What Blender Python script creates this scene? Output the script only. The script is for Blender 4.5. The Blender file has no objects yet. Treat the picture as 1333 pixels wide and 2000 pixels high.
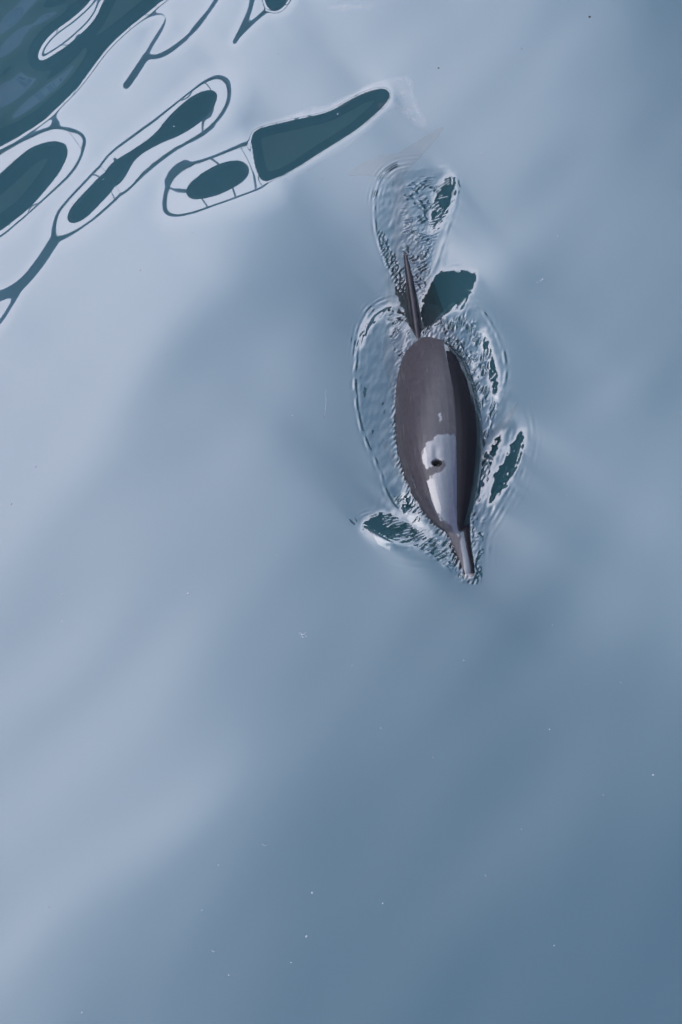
import bpy, bmesh, math, random
import numpy as np
from mathutils import Vector

rng = np.random.default_rng(7)
random.seed(7)
SC = bpy.context.scene
COL = SC.collection

# ------------------------------------------------------------------ camera
CAM_H = 6.0
DEP = math.radians(58.0)                 # how far the lens looks below the horizon
CAM = np.array([0.0, -CAM_H / math.tan(DEP), CAM_H])
FPX = 1000.0 / math.tan(math.radians(17.5))   # focal length in photograph pixels
cd = bpy.data.cameras.new('camera')
cam = bpy.data.objects.new('camera', cd)
COL.objects.link(cam)
cam.location = CAM
cam.rotation_euler = (math.pi / 2 - DEP, 0, 0)
cd.sensor_fit = 'VERTICAL'
cd.sensor_height = 36.0
cd.lens = 18.0 / math.tan(math.radians(17.5))
cd.clip_start = 0.05
cd.clip_end = 3000.0
SC.camera = cam
FW = np.array([0, math.cos(DEP), -math.sin(DEP)])
UP = np.array([0, math.sin(DEP), math.cos(DEP)])


def unproj(u, v, z=0.0):
    """ground point (x, y) at height z under a point of the photograph"""
    a = (u - 666.5) / FPX
    b = (1000.0 - v) / FPX
    d = np.array([a, FW[1] + b * UP[1], FW[2] + b * UP[2]])
    t = (z - CAM_H) / d[2]
    return np.array([a * t, CAM[1] + d[1] * t, z])


def proj(x, y, z):
    dx, dy, dz = x - CAM[0], y - CAM[1], z - CAM[2]
    f = dy * FW[1] + dz * FW[2]
    w = dy * UP[1] + dz * UP[2]
    return 666.5 + FPX * dx / f, 1000.0 - FPX * w / f


def pxm(v, z=0.0):
    """photograph pixels per metre (across) at row v"""
    p = unproj(666.5, v, z)
    return FPX / ((p[1] - CAM[1]) * FW[1] + (z - CAM[2]) * FW[2])


# ------------------------------------------------------------------ sky, sun, exposure
NH = np.array([-0.8, 0.6])               # towards the bright side and the moored ship
MH = np.array([0.6, 0.8])
world = bpy.data.worlds.new('World')
SC.world = world
world.use_nodes = True
nt = world.node_tree
nt.nodes.clear()
N = nt.nodes.new
L = nt.links.new
out = N('ShaderNodeOutputWorld')
bg = N('ShaderNodeBackground')
sky = N('ShaderNodeTexSky')
sky.sky_type = 'NISHITA'
sky.sun_disc = False
SUN_EL, SUN_AZ = math.radians(36), math.radians(-88)   # azimuth clockwise from +Y
sky.sun_elevation = SUN_EL
sky.sun_rotation = SUN_AZ
sky.altitude = 0
sky.dust_density = 2.0
bg.inputs['Strength'].default_value = 0.06
tc = N('ShaderNodeTexCoord')
dot = N('ShaderNodeVectorMath'); dot.operation = 'DOT_PRODUCT'
dot.inputs[1].default_value = (NH[0], NH[1], 0.0)
L(tc.outputs['Generated'], dot.inputs[0])
cn = N('ShaderNodeTexNoise')
cn.inputs['Scale'].default_value = 1.6
cn.inputs['Detail'].default_value = 3.0
L(tc.outputs['Generated'], cn.inputs['Vector'])
ma = N('ShaderNodeMath'); ma.operation = 'MULTIPLY_ADD'
ma.inputs[1].default_value = 0.05
ma.inputs[2].default_value = -0.025
L(cn.outputs['Fac'], ma.inputs[0])
ad = N('ShaderNodeMath'); ad.operation = 'ADD'
L(dot.outputs['Value'], ad.inputs[0])
L(ma.outputs[0], ad.inputs[1])
mr = N('ShaderNodeMapRange')
mr.inputs['From Min'].default_value = -0.2
mr.inputs['From Max'].default_value = 0.7
L(ad.outputs[0], mr.inputs['Value'])
# thin bright overcast, brightest over the ship, bluer towards the far side
ramp = N('ShaderNodeValToRGB')
SKY_RAMP = [(0.0, (0.40, 0.52, 0.96)), (0.22, (0.55, 0.79, 1.19)), (0.42, (0.96, 1.22, 1.68)),
            (0.58, (1.58, 1.85, 2.40)), (0.74, (2.70, 2.85, 3.42)), (1.0, (3.35, 3.35, 3.90))]
cr = ramp.color_ramp
cr.interpolation = 'B_SPLINE'
while len(cr.elements) < len(SKY_RAMP):
    cr.elements.new(0.5)
for e, (p, c) in zip(cr.elements, SKY_RAMP):
    e.position = p
    e.color = (c[0] / 5, c[1] / 5, c[2] / 5, 1)
L(mr.outputs[0], ramp.inputs['Fac'])
sc1 = N('ShaderNodeVectorMath'); sc1.operation = 'SCALE'
sc1.inputs['Scale'].default_value = 5.0 / 0.06
L(ramp.outputs['Color'], sc1.inputs[0])
mx = N('ShaderNodeMix'); mx.data_type = 'RGBA'
mx.inputs['Factor'].default_value = 0.85          # cloud cover
L(sky.outputs['Color'], mx.inputs['A'])
L(sc1.outputs['Vector'], mx.inputs['B'])
L(mx.outputs['Result'], bg.inputs['Color'])
L(bg.outputs[0], out.inputs['Surface'])

sl = bpy.data.lights.new('sun', 'SUN')
sl.energy = 0.6
sl.angle = math.radians(50)
sl.color = (1.0, 0.95, 0.88)
sun = bpy.data.objects.new('sun', sl)
COL.objects.link(sun)
sd = Vector((math.sin(SUN_AZ) * math.cos(SUN_EL), math.cos(SUN_AZ) * math.cos(SUN_EL), math.sin(SUN_EL)))
sun.rotation_euler = sd.to_track_quat('Z', 'Y').to_euler()
SC.view_settings.view_transform = 'Standard'
SC.view_settings.look = 'None'
SC.view_settings.exposure = 0.0
SC.view_settings.gamma = 1.0
SC.view_settings.use_curve_mapping = False
SC.render.engine = 'CYCLES'
SC.cycles.volume_bounces = 2
SC.cycles.max_bounces = 8
SC.cycles.transparent_max_bounces = 12
SC.cycles.use_denoising = True


# ------------------------------------------------------------------ helpers
def tag(o, label=None, cat=None, group=None, kind=None):
    if label: o['label'] = label
    if cat: o['category'] = cat
    if group: o['group'] = group
    if kind: o['kind'] = kind
    return o


def empty(name, loc=(0, 0, 0), rz=0.0):
    o = bpy.data.objects.new(name, None)
    COL.objects.link(o)
    o.location = loc
    o.rotation_euler = (0, 0, rz)
    return o


def mesh_obj(name, verts, faces, mat=None, parent=None, smooth=True):
    me = bpy.data.meshes.new(name)
    me.from_pydata([tuple(map(float, v)) for v in verts], [], faces)
    me.update()
    if mat: me.materials.append(mat)
    if smooth:
        me.polygons.foreach_set('use_smooth', [True] * len(me.polygons))
    o = bpy.data.objects.new(name, me)
    COL.objects.link(o)
    if parent: o.parent = parent
    return o


def mat(name, col, rough=0.5, spec=0.5, noise=0.0, nscale=8.0, bump=0.0, coat=0.0):
    m = bpy.data.materials.new(name)
    m.use_nodes = True
    t = m.node_tree
    b = t.nodes['Principled BSDF']
    b.inputs['Base Color'].default_value = (*col, 1)
    b.inputs['Roughness'].default_value = rough
    b.inputs['Specular IOR Level'].default_value = spec
    b.inputs['Coat Weight'].default_value = coat
    if noise or bump:
        c = t.nodes.new('ShaderNodeTexCoord')
        n = t.nodes.new('ShaderNodeTexNoise')
        n.inputs['Scale'].default_value = nscale
        n.inputs['Detail'].default_value = 5
        t.links.new(c.outputs['Object'], n.inputs['Vector'])
        if noise:
            r = t.nodes.new('ShaderNodeMix'); r.data_type = 'RGBA'
            r.inputs['A'].default_value = (*[x * (1 - noise) for x in col], 1)
            r.inputs['B'].default_value = (*[min(1, x * (1 + noise)) for x in col], 1)
            t.links.new(n.outputs['Fac'], r.inputs['Factor'])
            t.links.new(r.outputs['Result'], b.inputs['Base Color'])
        if bump:
            bm_ = t.nodes.new('ShaderNodeBump')
            bm_.inputs['Distance'].default_value = bump
            t.links.new(n.outputs['Fac'], bm_.inputs['Height'])
            t.links.new(bm_.outputs['Normal'], b.inputs['Normal'])
    return m


# ------------------------------------------------------------------ geometry of outlines traced on the photograph
def seg_dist(U, V, pts, closed=False):
    d2 = np.full(U.shape, 1e12)
    n = len(pts)
    for i in range(n if closed else n - 1):
        ax, ay = pts[i]
        bx, by = pts[(i + 1) % n]
        ex, ey = bx - ax, by - ay
        q = ex * ex + ey * ey + 1e-9
        t = np.clip(((U - ax) * ex + (V - ay) * ey) / q, 0, 1)
        np.minimum(d2, (U - ax - t * ex) ** 2 + (V - ay - t * ey) ** 2, out=d2)
    return np.sqrt(d2)


def inside(U, V, pts):
    c = np.zeros(U.shape, bool)
    n = len(pts)
    for i in range(n):
        ax, ay = pts[i]
        bx, by = pts[(i + 1) % n]
        if ay == by: continue
        cond = (ay > V) != (by > V)
        c ^= cond & (U < (bx - ax) * (V - ay) / (by - ay) + ax)
    return c


def smooth_poly(pts, closed=True, it=2):
    """Chaikin corner cutting, so that traced outlines are rounded like water is"""
    P = [np.array(p, float) for p in pts]
    for _ in range(it):
        Q = []
        n = len(P)
        for i in range(n if closed else n - 1):
            a, b = P[i], P[(i + 1) % n]
            Q += [a * .75 + b * .25, a * .25 + b * .75]
        if not closed: Q = [P[0]] + Q + [P[-1]]
        P = Q
    return [tuple(p) for p in P]


class Local:
    """evaluates a traced outline only on the part of a pixel grid near it"""
    def __init__(s, U, V): s.U, s.V = U, V

    def win(s, pts, pad):
        xs = [p[0] for p in pts]; ys = [p[1] for p in pts]
        m = (s.U > min(xs) - pad) & (s.U < max(xs) + pad) & (s.V > min(ys) - pad) & (s.V < max(ys) + pad)
        r = np.where(m.any(1))[0]; c = np.where(m.any(0))[0]
        if len(r) == 0 or len(c) == 0: return None
        return slice(r[0], r[-1] + 1), slice(c[0], c[-1] + 1)

    def sd(s, pts, pad=60, closed=True):
        w = s.win(pts, pad)
        if w is None: return None, None
        U, V = s.U[w], s.V[w]
        d = seg_dist(U, V, pts, closed)
        if closed: d = np.where(inside(U, V, pts), d, -d)
        return w, d


def smin(a, b, k):
    h = np.clip(0.5 + 0.5 * (b - a) / k, 0, 1)
    return b * (1 - h) + a * h - k * h * (1 - h)


def smax(a, b, k): return -smin(-a, -b, k)


# ------------------------------------------------------------------ the water surface
# T is how low over the ship side a point of the water mirrors: above CEDGE it mirrors the dark ship,
# at CEDGE-GAP the hand rail, below that the sky, ever darker the smaller T gets.
CEDGE, GAP = 0.98, 0.07
SHIP_D, SHIP_TOP = 20.0, 17.35      # distance of the moored ship's side, height of its upper deck
GX0, GY0, GD = -3.2, -3.2, 0.008
GNX, GNY = 800, 960
NCG = 54
gx = GX0 + GD * np.arange(GNX)
gy = GY0 + GD * np.arange(GNY)
X, Y = np.meshgrid(gx, gy)
U, V = proj(X, Y, np.zeros_like(X))
T0 = (NH[0] * (X - CAM[0]) + NH[1] * (Y - CAM[1])) / CAM_H


def fft_blur(a, sig):
    ky = np.fft.fftfreq(a.shape[0])[:, None] * 2 * np.pi
    kx = np.fft.rfftfreq(a.shape[1])[None, :] * 2 * np.pi
    return np.fft.irfft2(np.fft.rfft2(a) * np.exp(-0.5 * sig ** 2 * (kx ** 2 + ky ** 2)), a.shape)


def band_noise(shape, d, l_long, l_short, ang, seed, sharp=0.45):
    """noise with a typical wavelength, stretched along ang (metres)"""
    r = np.random.default_rng(seed)
    w = np.fft.rfft2(r.standard_normal(shape))
    ky = np.fft.fftfreq(shape[0], d)[:, None]
    kx = np.fft.rfftfreq(shape[1], d)[None, :]
    a = kx * math.cos(ang) + ky * math.sin(ang)
    b = -kx * math.sin(ang) + ky * math.cos(ang)
    rad = np.sqrt((a * l_long) ** 2 + (b * l_short) ** 2)
    f = np.exp(-((rad - 1) / sharp) ** 2)
    n = np.fft.irfft2(w * f, shape)
    return n / n.std()


def rms_slope(n, d):
    gy_, gx_ = np.gradient(n, d)
    return math.sqrt(float((gx_ ** 2 + gy_ ** 2).mean()))


# --- broad light and dark of the open water: wanted T at rows/columns of the photograph
BR_Y = np.array([-200, 0, 200, 400, 600, 800, 1000, 1200, 1400, 1600, 1800, 2000, 2200.])
BR_X = np.array([-222, 0, 222, 444, 666, 888, 1111, 1333, 1555.])
BR = np.array([
    [190, 190, 187, 178, 166, 155, 140, 118, 112],
    [190, 190, 187, 178, 166, 155, 142, 108, 108],
    [190, 190, 187, 176, 163, 152, 146, 128, 122],
    [188, 188, 180, 164, 150, 150, 142, 130, 125],
    [180, 178, 163, 141, 122, 150, 138, 124, 122],
    [165, 160, 153, 144, 121, 125, 122, 124, 124],
    [165, 163, 146, 137, 124, 122, 134, 136, 130],
    [150, 150, 150, 135, 126, 118, 116, 126, 126],
    [152, 152, 149, 127, 114, 112, 114, 112, 112],
    [150, 150, 142, 122, 111, 108, 105, 101, 100],
    [148, 146, 130, 116, 110, 106, 102, 98, 96],
    [130, 130, 124, 112, 106, 100, 98, 95, 95],
    [125, 125, 120, 112, 106, 100, 98, 95, 95.]])
# brightness (0..255) -> T
B2T_B = np.array([88, 95, 105, 118, 130, 142, 155, 170, 184, 192.])
B2T_T = np.array([-.16, -.08, .06, .20, .31, .40, .49, .59, .70, .78])


def cubic_w(xq, x0, dx, n):
    """B-spline weights matrix from a regular grid to points xq"""
    t = (xq - x0) / dx
    i = np.floor(t).astype(int)
    f = t - i
    W = np.zeros((len(xq), n))
    w = [(1 - f) ** 3 / 6, (3 * f ** 3 - 6 * f ** 2 + 4) / 6, (-3 * f ** 3 + 3 * f ** 2 + 3 * f + 1) / 6, f ** 3 / 6]
    for k in range(4):
        j = i - 1 + k
        ok = (j >= 0) & (j < n)
        W[np.where(ok)[0], j[ok]] += w[k][ok]
    return W


# sample the table smoothly at every grid point through a px-space raster
ru = np.arange(-220, 1550, 10.0); rv = np.arange(-195, 2195, 10.0)
ras = cubic_w(rv, BR_Y[0], 200.0, len(BR_Y)) @ np.pad(BR, 0) @ cubic_w(ru, BR_X[0], 222.1, len(BR_X)).T
ws = cubic_w(rv, BR_Y[0], 200.0, len(BR_Y)).sum(1)[:, None] * cubic_w(ru, BR_X[0], 222.1, len(BR_X)).sum(1)[None, :]
ras = ras / np.maximum(ws, .2)


def bil(r, u, v):
    a = np.clip((u - ru[0]) / 10.0, 0, len(ru) - 1.001); b = np.clip((v - rv[0]) / 10.0, 0, len(rv) - 1.001)
    i = a.astype(int); j = b.astype(int); a = a - i; b = b - j
    return (r[j, i] * (1 - a) + r[j, i + 1] * a) * (1 - b) + (r[j + 1, i] * (1 - a) + r[j + 1, i + 1] * a) * b


# second pass: outlines traced again on the risen surface, so that they stay where they are
z = np.zeros_like(X)
for trace in range(2):
    U, V = proj(X, Y, z)
    nW1 = band_noise(X.shape, GD, 2.2, 1.0, math.radians(55), 21, .7)
    nW2 = band_noise(X.shape, GD, 1.8, 1.1, math.radians(40), 22, .7)
    nW3 = band_noise(X.shape, GD, 1.3, .42, math.radians(58), 23, .6)
    U0_, V0_ = U, V
    U = U + 26 * nW1; V = V + 26 * nW2
    Tt = np.interp(bil(ras, U, V), B2T_B, B2T_T) + .016 * nW3


    def add_gauss(T, u, v, su, sv, ang, amp):
        a = math.radians(ang)
        p = (U - u) * math.cos(a) + (V - v) * math.sin(a)
        q = -(U - u) * math.sin(a) + (V - v) * math.cos(a)
        return T + amp * np.exp(-0.5 * ((p / su) ** 2 + (q / sv) ** 2))


    # soft light and dark bands of the swell (u, v, half length, half width, angle, amount)
    for g in [(300, 1330, 240, 50, -50, .035), (150, 1480, 200, 45, -50, .03), (420, 1500, 230, 50, -48, .05), (60, 1120, 120, 50, -40, -.03),
              (120, 1300, 170, 40, -45, -.035), (260, 1640, 170, 40, -45, .06), (30, 1900, 120, 45, -60, .06),
              (690, 600, 60, 60, 0, -.14), (700, 830, 40, 120, 10, -.08), (600, 480, 80, 60, -20, -.05), (500, 620, 180, 40, -35, -.07),
              (640, 760, 60, 110, 20, -.05), (950, 490, 70, 50, -30, .16), (1010, 640, 40, 90, -25, -.10), (1040, 560, 60, 60, 0, -.04),
              (1130, 800, 120, 40, -50, .09), (1230, 1010, 130, 60, -50, .08), (1000, 1230, 220, 50, -40, -.07), (520, 1010, 140, 60, -50, .05),
              (180, 760, 220, 55, -50, .07), (330, 840, 180, 40, -50, -.06), (1090, 300, 160, 50, -30, -.05), (1050, 150, 160, 40, -30, .05),
              (1333, 0, 110, 90, 30, -.13), (1150, 1500, 220, 60, -50, .035), (900, 1500, 220, 50, -50, -.03), (760, 1390, 180, 45, -50, .04)]:
        Tt = add_gauss(Tt, *g)

    U, V = U0_, V0_
    lo = Local(U, V)
    RAIL = CEDGE - GAP
    BACK = CEDGE - 2.6 * GAP
    near_ship = np.clip((620 - U * 0.62 - V) / 220 + 1, 0, 1)
    Tt = Tt * (1 - near_ship) + np.minimum(Tt, BACK) * near_ship


    def eye_ring(eye, ring, kin=0.004, cap=0.10, kout=0.0075, shift=None):
        global Tt
        eye = smooth_poly(eye); ring = smooth_poly(ring)
        w, dr = lo.sd(ring, 60)
        if w is None: return
        de = seg_dist(U[w], V[w], eye, True)
        ie = inside(U[w], V[w], eye)
        t = np.where(ie, CEDGE + np.minimum(kin * de, cap),
                     np.where(dr > 0, CEDGE - GAP * de / (de + np.abs(dr) + 1e-6), RAIL - kout * np.abs(dr)))
        Tt[w] = smax(Tt[w], t, 0.015)


    def eye_only(eye, kin=0.004, cap=0.10, kout=0.02):
        global Tt
        eye = smooth_poly(eye, it=1)
        w, d = lo.sd(eye, 60)
        if w is None: return
        t = np.where(d > 0, CEDGE + np.minimum(kin * d, cap), CEDGE + kout * d)
        Tt[w] = np.maximum(Tt[w], t)


    def stroke(pts, wd, kout=0.012, lev=None):
        global Tt
        lev = RAIL if lev is None else lev
        pts = smooth_poly(pts, closed=False)
        w, d = lo.sd(pts, 60, closed=False)
        if w is None: return
        t = lev - kout * np.maximum(0, d - wd)
        Tt[w] = np.where(Tt[w] < lev + .03, np.maximum(Tt[w], t), Tt[w])


    # corner mass of the ship
    MASS = [(-120, 330), (-40, 300), (0, 283), (40, 262), (90, 230), (130, 190), (165, 150), (200, 100), (240, 60), (290, 20), (320, -2), (380, -60), (450, -160), (-120, -160)]
    w, d = lo.sd(smooth_poly(MASS), 80)
    Tt[w] = smax(Tt[w], np.where(d > 0, CEDGE + np.minimum(0.0045 * d, 0.19), CEDGE + 0.018 * d), .01)
    nS = band_noise(X.shape, GD, .75, .26, math.radians(52), 31, .5)
    deep = np.clip((d - 22) / 30, 0, 1)
    Tt[w] += .055 * deep * nS[w]
    # gap of sky in it, its rim showing the rail
    HOLE = [(72, 108), (80, 82), (105, 55), (140, 30), (172, 2), (185, -20), (210, -20), (198, 2), (188, 25), (165, 52), (130, 82), (95, 106), (80, 114)]
    w, d = lo.sd(smooth_poly(HOLE), 30)
    Tt[w] = np.minimum(Tt[w], np.where(d > 0, CEDGE - .0095 * d, CEDGE - .006 * d))
    # windows
    for W_, lev in (([(15, 225), (40, 195), (80, 160), (120, 125), (150, 100), (168, 78), (172, 95), (150, 130), (120, 165), (80, 198), (45, 222), (20, 236)], .18),
                    ([(-60, 120), (-20, 60), (20, 20), (60, -30), (90, -30), (60, 10), (30, 45), (-20, 80)], .18),
                    ([(62, 45), (75, 20), (110, 8), (125, 12), (110, 26), (80, 42)], .14),
                    ([(-40, 190), (5, 150), (20, 150), (-10, 210)], .12)):
        w, d = lo.sd(smooth_poly(W_), 40)
        Tt[w] = np.where(d > 0, Tt[w] + np.minimum(.020 * d, lev), Tt[w])

    eye_ring([(132, 415), (140, 398), (165, 370), (200, 335), (235, 305), (265, 285), (300, 262), (330, 222), (360, 192), (385, 176), (410, 169), (425, 175), (422, 197), (405, 222), (375, 245), (340, 263), (305, 275), (275, 290), (255, 308), (235, 342), (215, 372), (190, 400), (165, 425), (145, 433), (133, 428)],
             [(100, 470), (102, 440), (112, 410), (130, 388), (160, 356), (190, 325), (225, 285), (270, 252), (320, 216), (370, 176), (400, 152), (430, 138), (452, 150), (452, 185), (438, 218), (405, 252), (370, 272), (335, 292), (290, 327), (245, 368), (200, 412), (160, 442), (125, 465)])
    eye_ring([(369, 372), (370, 355), (395, 334), (430, 313), (464, 308), (477, 320), (470, 342), (445, 360), (410, 376), (380, 380)],
             [(500, 262), (440, 290), (400, 306), (360, 316), (328, 345), (318, 385), (320, 412), (340, 420), (380, 410), (430, 390), (480, 372), (530, 350), (525, 300)], cap=.02)
    eye_ring([(-80, 420), (-40, 370), (0, 340), (30, 308), (60, 283), (95, 272), (122, 278), (127, 300), (112, 332), (82, 372), (52, 407), (20, 432), (0, 445), (-50, 470)],
             [(-100, 400), (-50, 320), (0, 285), (60, 258), (100, 242), (140, 246), (166, 262), (162, 292), (142, 332), (102, 368), (62, 404), (30, 434), (0, 458), (-60, 495), (-110, 500)], cap=.19)
    eye_only([(487, 262), (496, 244), (540, 233), (600, 222), (645, 212), (680, 190), (720, 171), (755, 166), (766, 180), (757, 200), (730, 225), (700, 250), (660, 275), (620, 300), (580, 325), (540, 345), (513, 352), (500, 318), (492, 285)], kin=.006, cap=.15, kout=.05)
    eye_only([(512, -30), (516, 0), (524, 14), (536, 20), (552, 14), (566, -4), (575, -30)], kout=.02)
    stroke([(105, 232), (112, 200), (130, 176), (160, 138), (195, 98), (230, 63), (268, 34), (305, 20), (326, 24), (318, 48), (298, 78), (284, 104)], 4)
    stroke([(284, 106), (262, 140), (246, 162)], 7, .016)
    stroke([(284, 106), (312, 106), (352, 80), (386, 45), (424, -6), (440, -40)], 4)
    stroke([(112, 235), (100, 262), (96, 275)], 5)
    stroke([(104, 470), (80, 508), (46, 550), (14, 570), (-40, 588)], 11, .02)
    stroke([(46, 550), (24, 588), (6, 620), (-20, 650)], 6, .02)
    stroke([(496, -20), (487, 20), (472, 52), (458, 78)], 5, .018)
    stroke([(462, 70), (490, 42), (522, 14)], 4, .018)
    stroke([(-30, 370), (0, 350), (30, 312), (44, 286), (20, 292), (-20, 315)], 4, .02)

    for B_, bw in (([(332, 350), (342, 330), (362, 318)], 12), ([(436, 152), (446, 168), (444, 188)], 7), ([(372, 264), (395, 252), (412, 238)], 9),
                   ([(150, 262), (156, 278), (148, 300)], 5), ([(108, 232), (104, 250), (100, 262)], 7)):
        stroke(B_, bw, .014)
    nJ1 = band_noise(X.shape, GD, .045, .030, 1.0, 24); nJ2 = band_noise(X.shape, GD, .045, .030, 0.0, 25)
    lo = Local(U + 2.2 * nJ1, V + 2.2 * nJ2)
    # --- wake: patches of water tilted far enough to mirror the dark ship
    PATCH = [
        ([(885, 336), (893, 354), (886, 390), (873, 420), (858, 446), (840, 458), (842, 405), (853, 366), (868, 344)], 1.2),
        ([(866, 524), (925, 526), (933, 534), (929, 560), (912, 586), (902, 612), (880, 606), (850, 640), (826, 655), (818, 620), (824, 590), (834, 560), (850, 535)], 1.25),
        ([(699, 668), (708, 636), (733, 604), (776, 590), (765, 604), (742, 620), (716, 652), (703, 690)], .8),
        ([(752, 625), (775, 606), (800, 604), (800, 660), (770, 648)], .55),
        ([(941, 640), (954, 658), (969, 700), (978, 744), (972, 794), (956, 760), (951, 712), (938, 674)], 1.2),
        ([(920, 690), (936, 684), (946, 730), (940, 776), (926, 740)], .35),
        ([(982, 832), (985, 860), (970, 894), (955, 936), (944, 972), (930, 996), (932, 930), (946, 886), (964, 864)], 1.3),
        ([(1021, 832), (1029, 860), (1016, 906), (990, 952), (962, 992), (950, 980), (964, 926), (986, 894), (999, 862)], 1.3),
        ([(699, 1024), (720, 1008), (742, 998), (765, 1002), (790, 1016), (822, 1034), (842, 1052), (822, 1068), (790, 1062), (765, 1066), (742, 1058), (716, 1042)], 1.0),
        ([(782, 968), (796, 962), (812, 984), (832, 1020), (806, 1006), (780, 992)], .9),
        ([(858, 1086), (880, 1068), (890, 1098), (874, 1112)], .55),
        ([(925, 1030), (938, 1030), (934, 1090), (926, 1110)], .5),
        ([(775, 1060), (830, 1056), (868, 1072), (830, 1082)], .3),
    ]
    for P, s_p in PATCH:
        P = smooth_poly(P, it=1)
        w, d = lo.sd(P, 40)
        k = np.clip((d + 5) / 7, 0, 1); k = k * k * (3 - 2 * k)
        if s_p < .6:
            k = k * np.clip((nJ1[w] + .4 * nJ2[w] - .1) / .35, 0, 1)
            s_p = 1
        tgt = CEDGE + 0.05 + 0.035 * s_p
        Tt[w] = Tt[w] * (1 - k * min(1, s_p * 1.6)) + tgt * k * min(1, s_p * 1.6)

    # calmer, bluer water inside the wake lobes
    LOBE_L = [(748, 594), (715, 640), (697, 700), (691, 760), (698, 840), (722, 900), (748, 950), (765, 990), (800, 1010), (790, 900), (775, 800), (795, 690), (800, 620)]
    LOBE_U = [(800, 325), (760, 335), (733, 380), (729, 440), (742, 500), (772, 555), (800, 590), (830, 560), (858, 480), (886, 400), (886, 345), (850, 325)]
    LOBE_R = [(830, 650), (900, 590), (945, 625), (975, 680), (987, 730), (980, 790), (1025, 840), (1028, 880), (1000, 960), (950, 1040), (940, 1135), (900, 1140), (940, 900), (900, 720)]
    LOBE_B = [(790, 1000), (735, 1060), (800, 1078), (835, 1080), (855, 1112), (900, 1142), (890, 1060), (850, 1020)]
    wakeT = np.zeros_like(Tt)
    for P, dt in ((LOBE_L, -.20), (LOBE_U, -.19), (LOBE_R, -.20), (LOBE_B, -.17)):
        w, d = lo.sd(smooth_poly(P), 30)
        k = np.clip((d + 4) / 14, 0, 1)
        wakeT[w] += dt * k * k * (3 - 2 * k)
    Tt = np.where(Tt < .9, Tt + wakeT, Tt)
    Tt = fft_blur(Tt, 0.8)

    # outside the photograph the water goes back to its own gentle swell
    edge = np.minimum.reduce([(U + 230) / 200, (1560 - U) / 200, (V + 260) / 200, (2230 - V) / 200])
    edge = np.clip(edge, 0, 1); edge = edge * edge * (3 - 2 * edge)
    ex = np.clip(np.minimum.reduce([(X - gx[0]) / .35, (gx[-1] - X) / .35, (Y - gy[0]) / .35, (gy[-1] - Y) / .35]), 0, 1)
    edge *= ex

    # the ship is not infinitely far: its edge is mirrored a little differently from each place
    CE = (SHIP_D - NH[0] * X - NH[1] * Y) / SHIP_TOP
    kk = np.clip((Tt - .76) / .12, 0, 1)
    Tt = Tt + (CE - CEDGE) * kk * kk * (3 - 2 * kk)
    ky = np.fft.fftfreq(GNY, GD)[:, None] * 2 * np.pi
    kx = np.fft.rfftfreq(GNX, GD)[None, :] * 2 * np.pi
    k2 = kx ** 2 + ky ** 2
    vl = np.sqrt((X - CAM[0]) ** 2 + (Y - CAM[1]) ** 2 + CAM_H ** 2)
    vx, vy, vz = (X - CAM[0]) / vl, (Y - CAM[1]) / vl, -CAM_H / vl


    def mirror_T(zx, zy):
        il = 1 / np.sqrt(1 + zx ** 2 + zy ** 2)
        dn = (-vx * zx - vy * zy + vz) * il
        rx, ry, rz = vx + 2 * dn * zx * il, vy + 2 * dn * zy * il, vz - 2 * dn * il
        return (NH[0] * rx + NH[1] * ry) / np.maximum(rz, .15)


    def mirror_X(zx, zy):
        il = 1 / np.sqrt(1 + zx ** 2 + zy ** 2)
        dn = (-vx * zx - vy * zy + vz) * il
        return (vx + 2 * dn * zx * il) / np.maximum(vz - 2 * dn * il, .15)


    XLIM = (6.4 - X) / 8.8 - .12      # steeper mirrored rays to the right would show our own ship's side


    def F(a): return np.fft.rfft2(a)
    def IF(a): return np.fft.irfft2(a, X.shape)


    # least squares for the height field whose mirror image has the wanted T everywhere (Gauss-Newton, CG inside)
    near = fft_blur(np.clip((Tt - .76) / .1, 0, 1), 5)
    WT = edge * (.6 + 1.4 * np.clip(near * 1.6, 0, 1))
    WM = .10 * edge * (1 - np.clip(near * 2.2, 0, 1)) + .003      # open water keeps an even sideways slope
    REG = 4e-3 * (kx * MH[0] + ky * MH[1]) ** 2 + 2e-3 * k2 + 1.5e-5 * k2 ** 2 + 1e-3
    if trace == 0:
        zx = np.zeros_like(X); zy = np.zeros_like(X)
    for gn in range(5 - trace):
        T = mirror_T(zx, zy)
        e_ = 1e-3
        Jx = (mirror_T(zx + e_, zy) - T) / e_
        Jy = (mirror_T(zx, zy + e_) - T) / e_
        r_ = np.clip(Tt - T, -.5, .5)
        Qx = mirror_X(zx, zy)
        Kx = (mirror_X(zx + e_, zy) - Qx) / e_
        Ky = (mirror_X(zx, zy + e_) - Qx) / e_
        WQ = np.clip((Qx - XLIM) / .04, 0, 1) * 2.5 * edge
        r2_ = (XLIM - .02 - Qx)

        def A(p):
            ph = F(p)
            px_, py_ = IF(1j * kx * ph), IF(1j * ky * ph)
            q = WT * (Jx * px_ + Jy * py_)
            q2 = WQ * (Kx * px_ + Ky * py_)
            q3 = WM * (MH[0] * px_ + MH[1] * py_)
            return IF(-1j * kx * F(Jx * q + Kx * q2 + MH[0] * q3) - 1j * ky * F(Jy * q + Ky * q2 + MH[1] * q3) + REG * ph)

        q3 = -WM * (MH[0] * zx + MH[1] * zy)
        rhs = IF(-1j * kx * F(Jx * WT * r_ + Kx * WQ * r2_ + MH[0] * q3) - 1j * ky * F(Jy * WT * r_ + Ky * WQ * r2_ + MH[1] * q3) - REG * F(z))
        pre = 1 / (.9 * kx ** 2 + .9 * ky ** 2 + REG)
        dz = np.zeros_like(z)
        res = rhs.copy()
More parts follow.
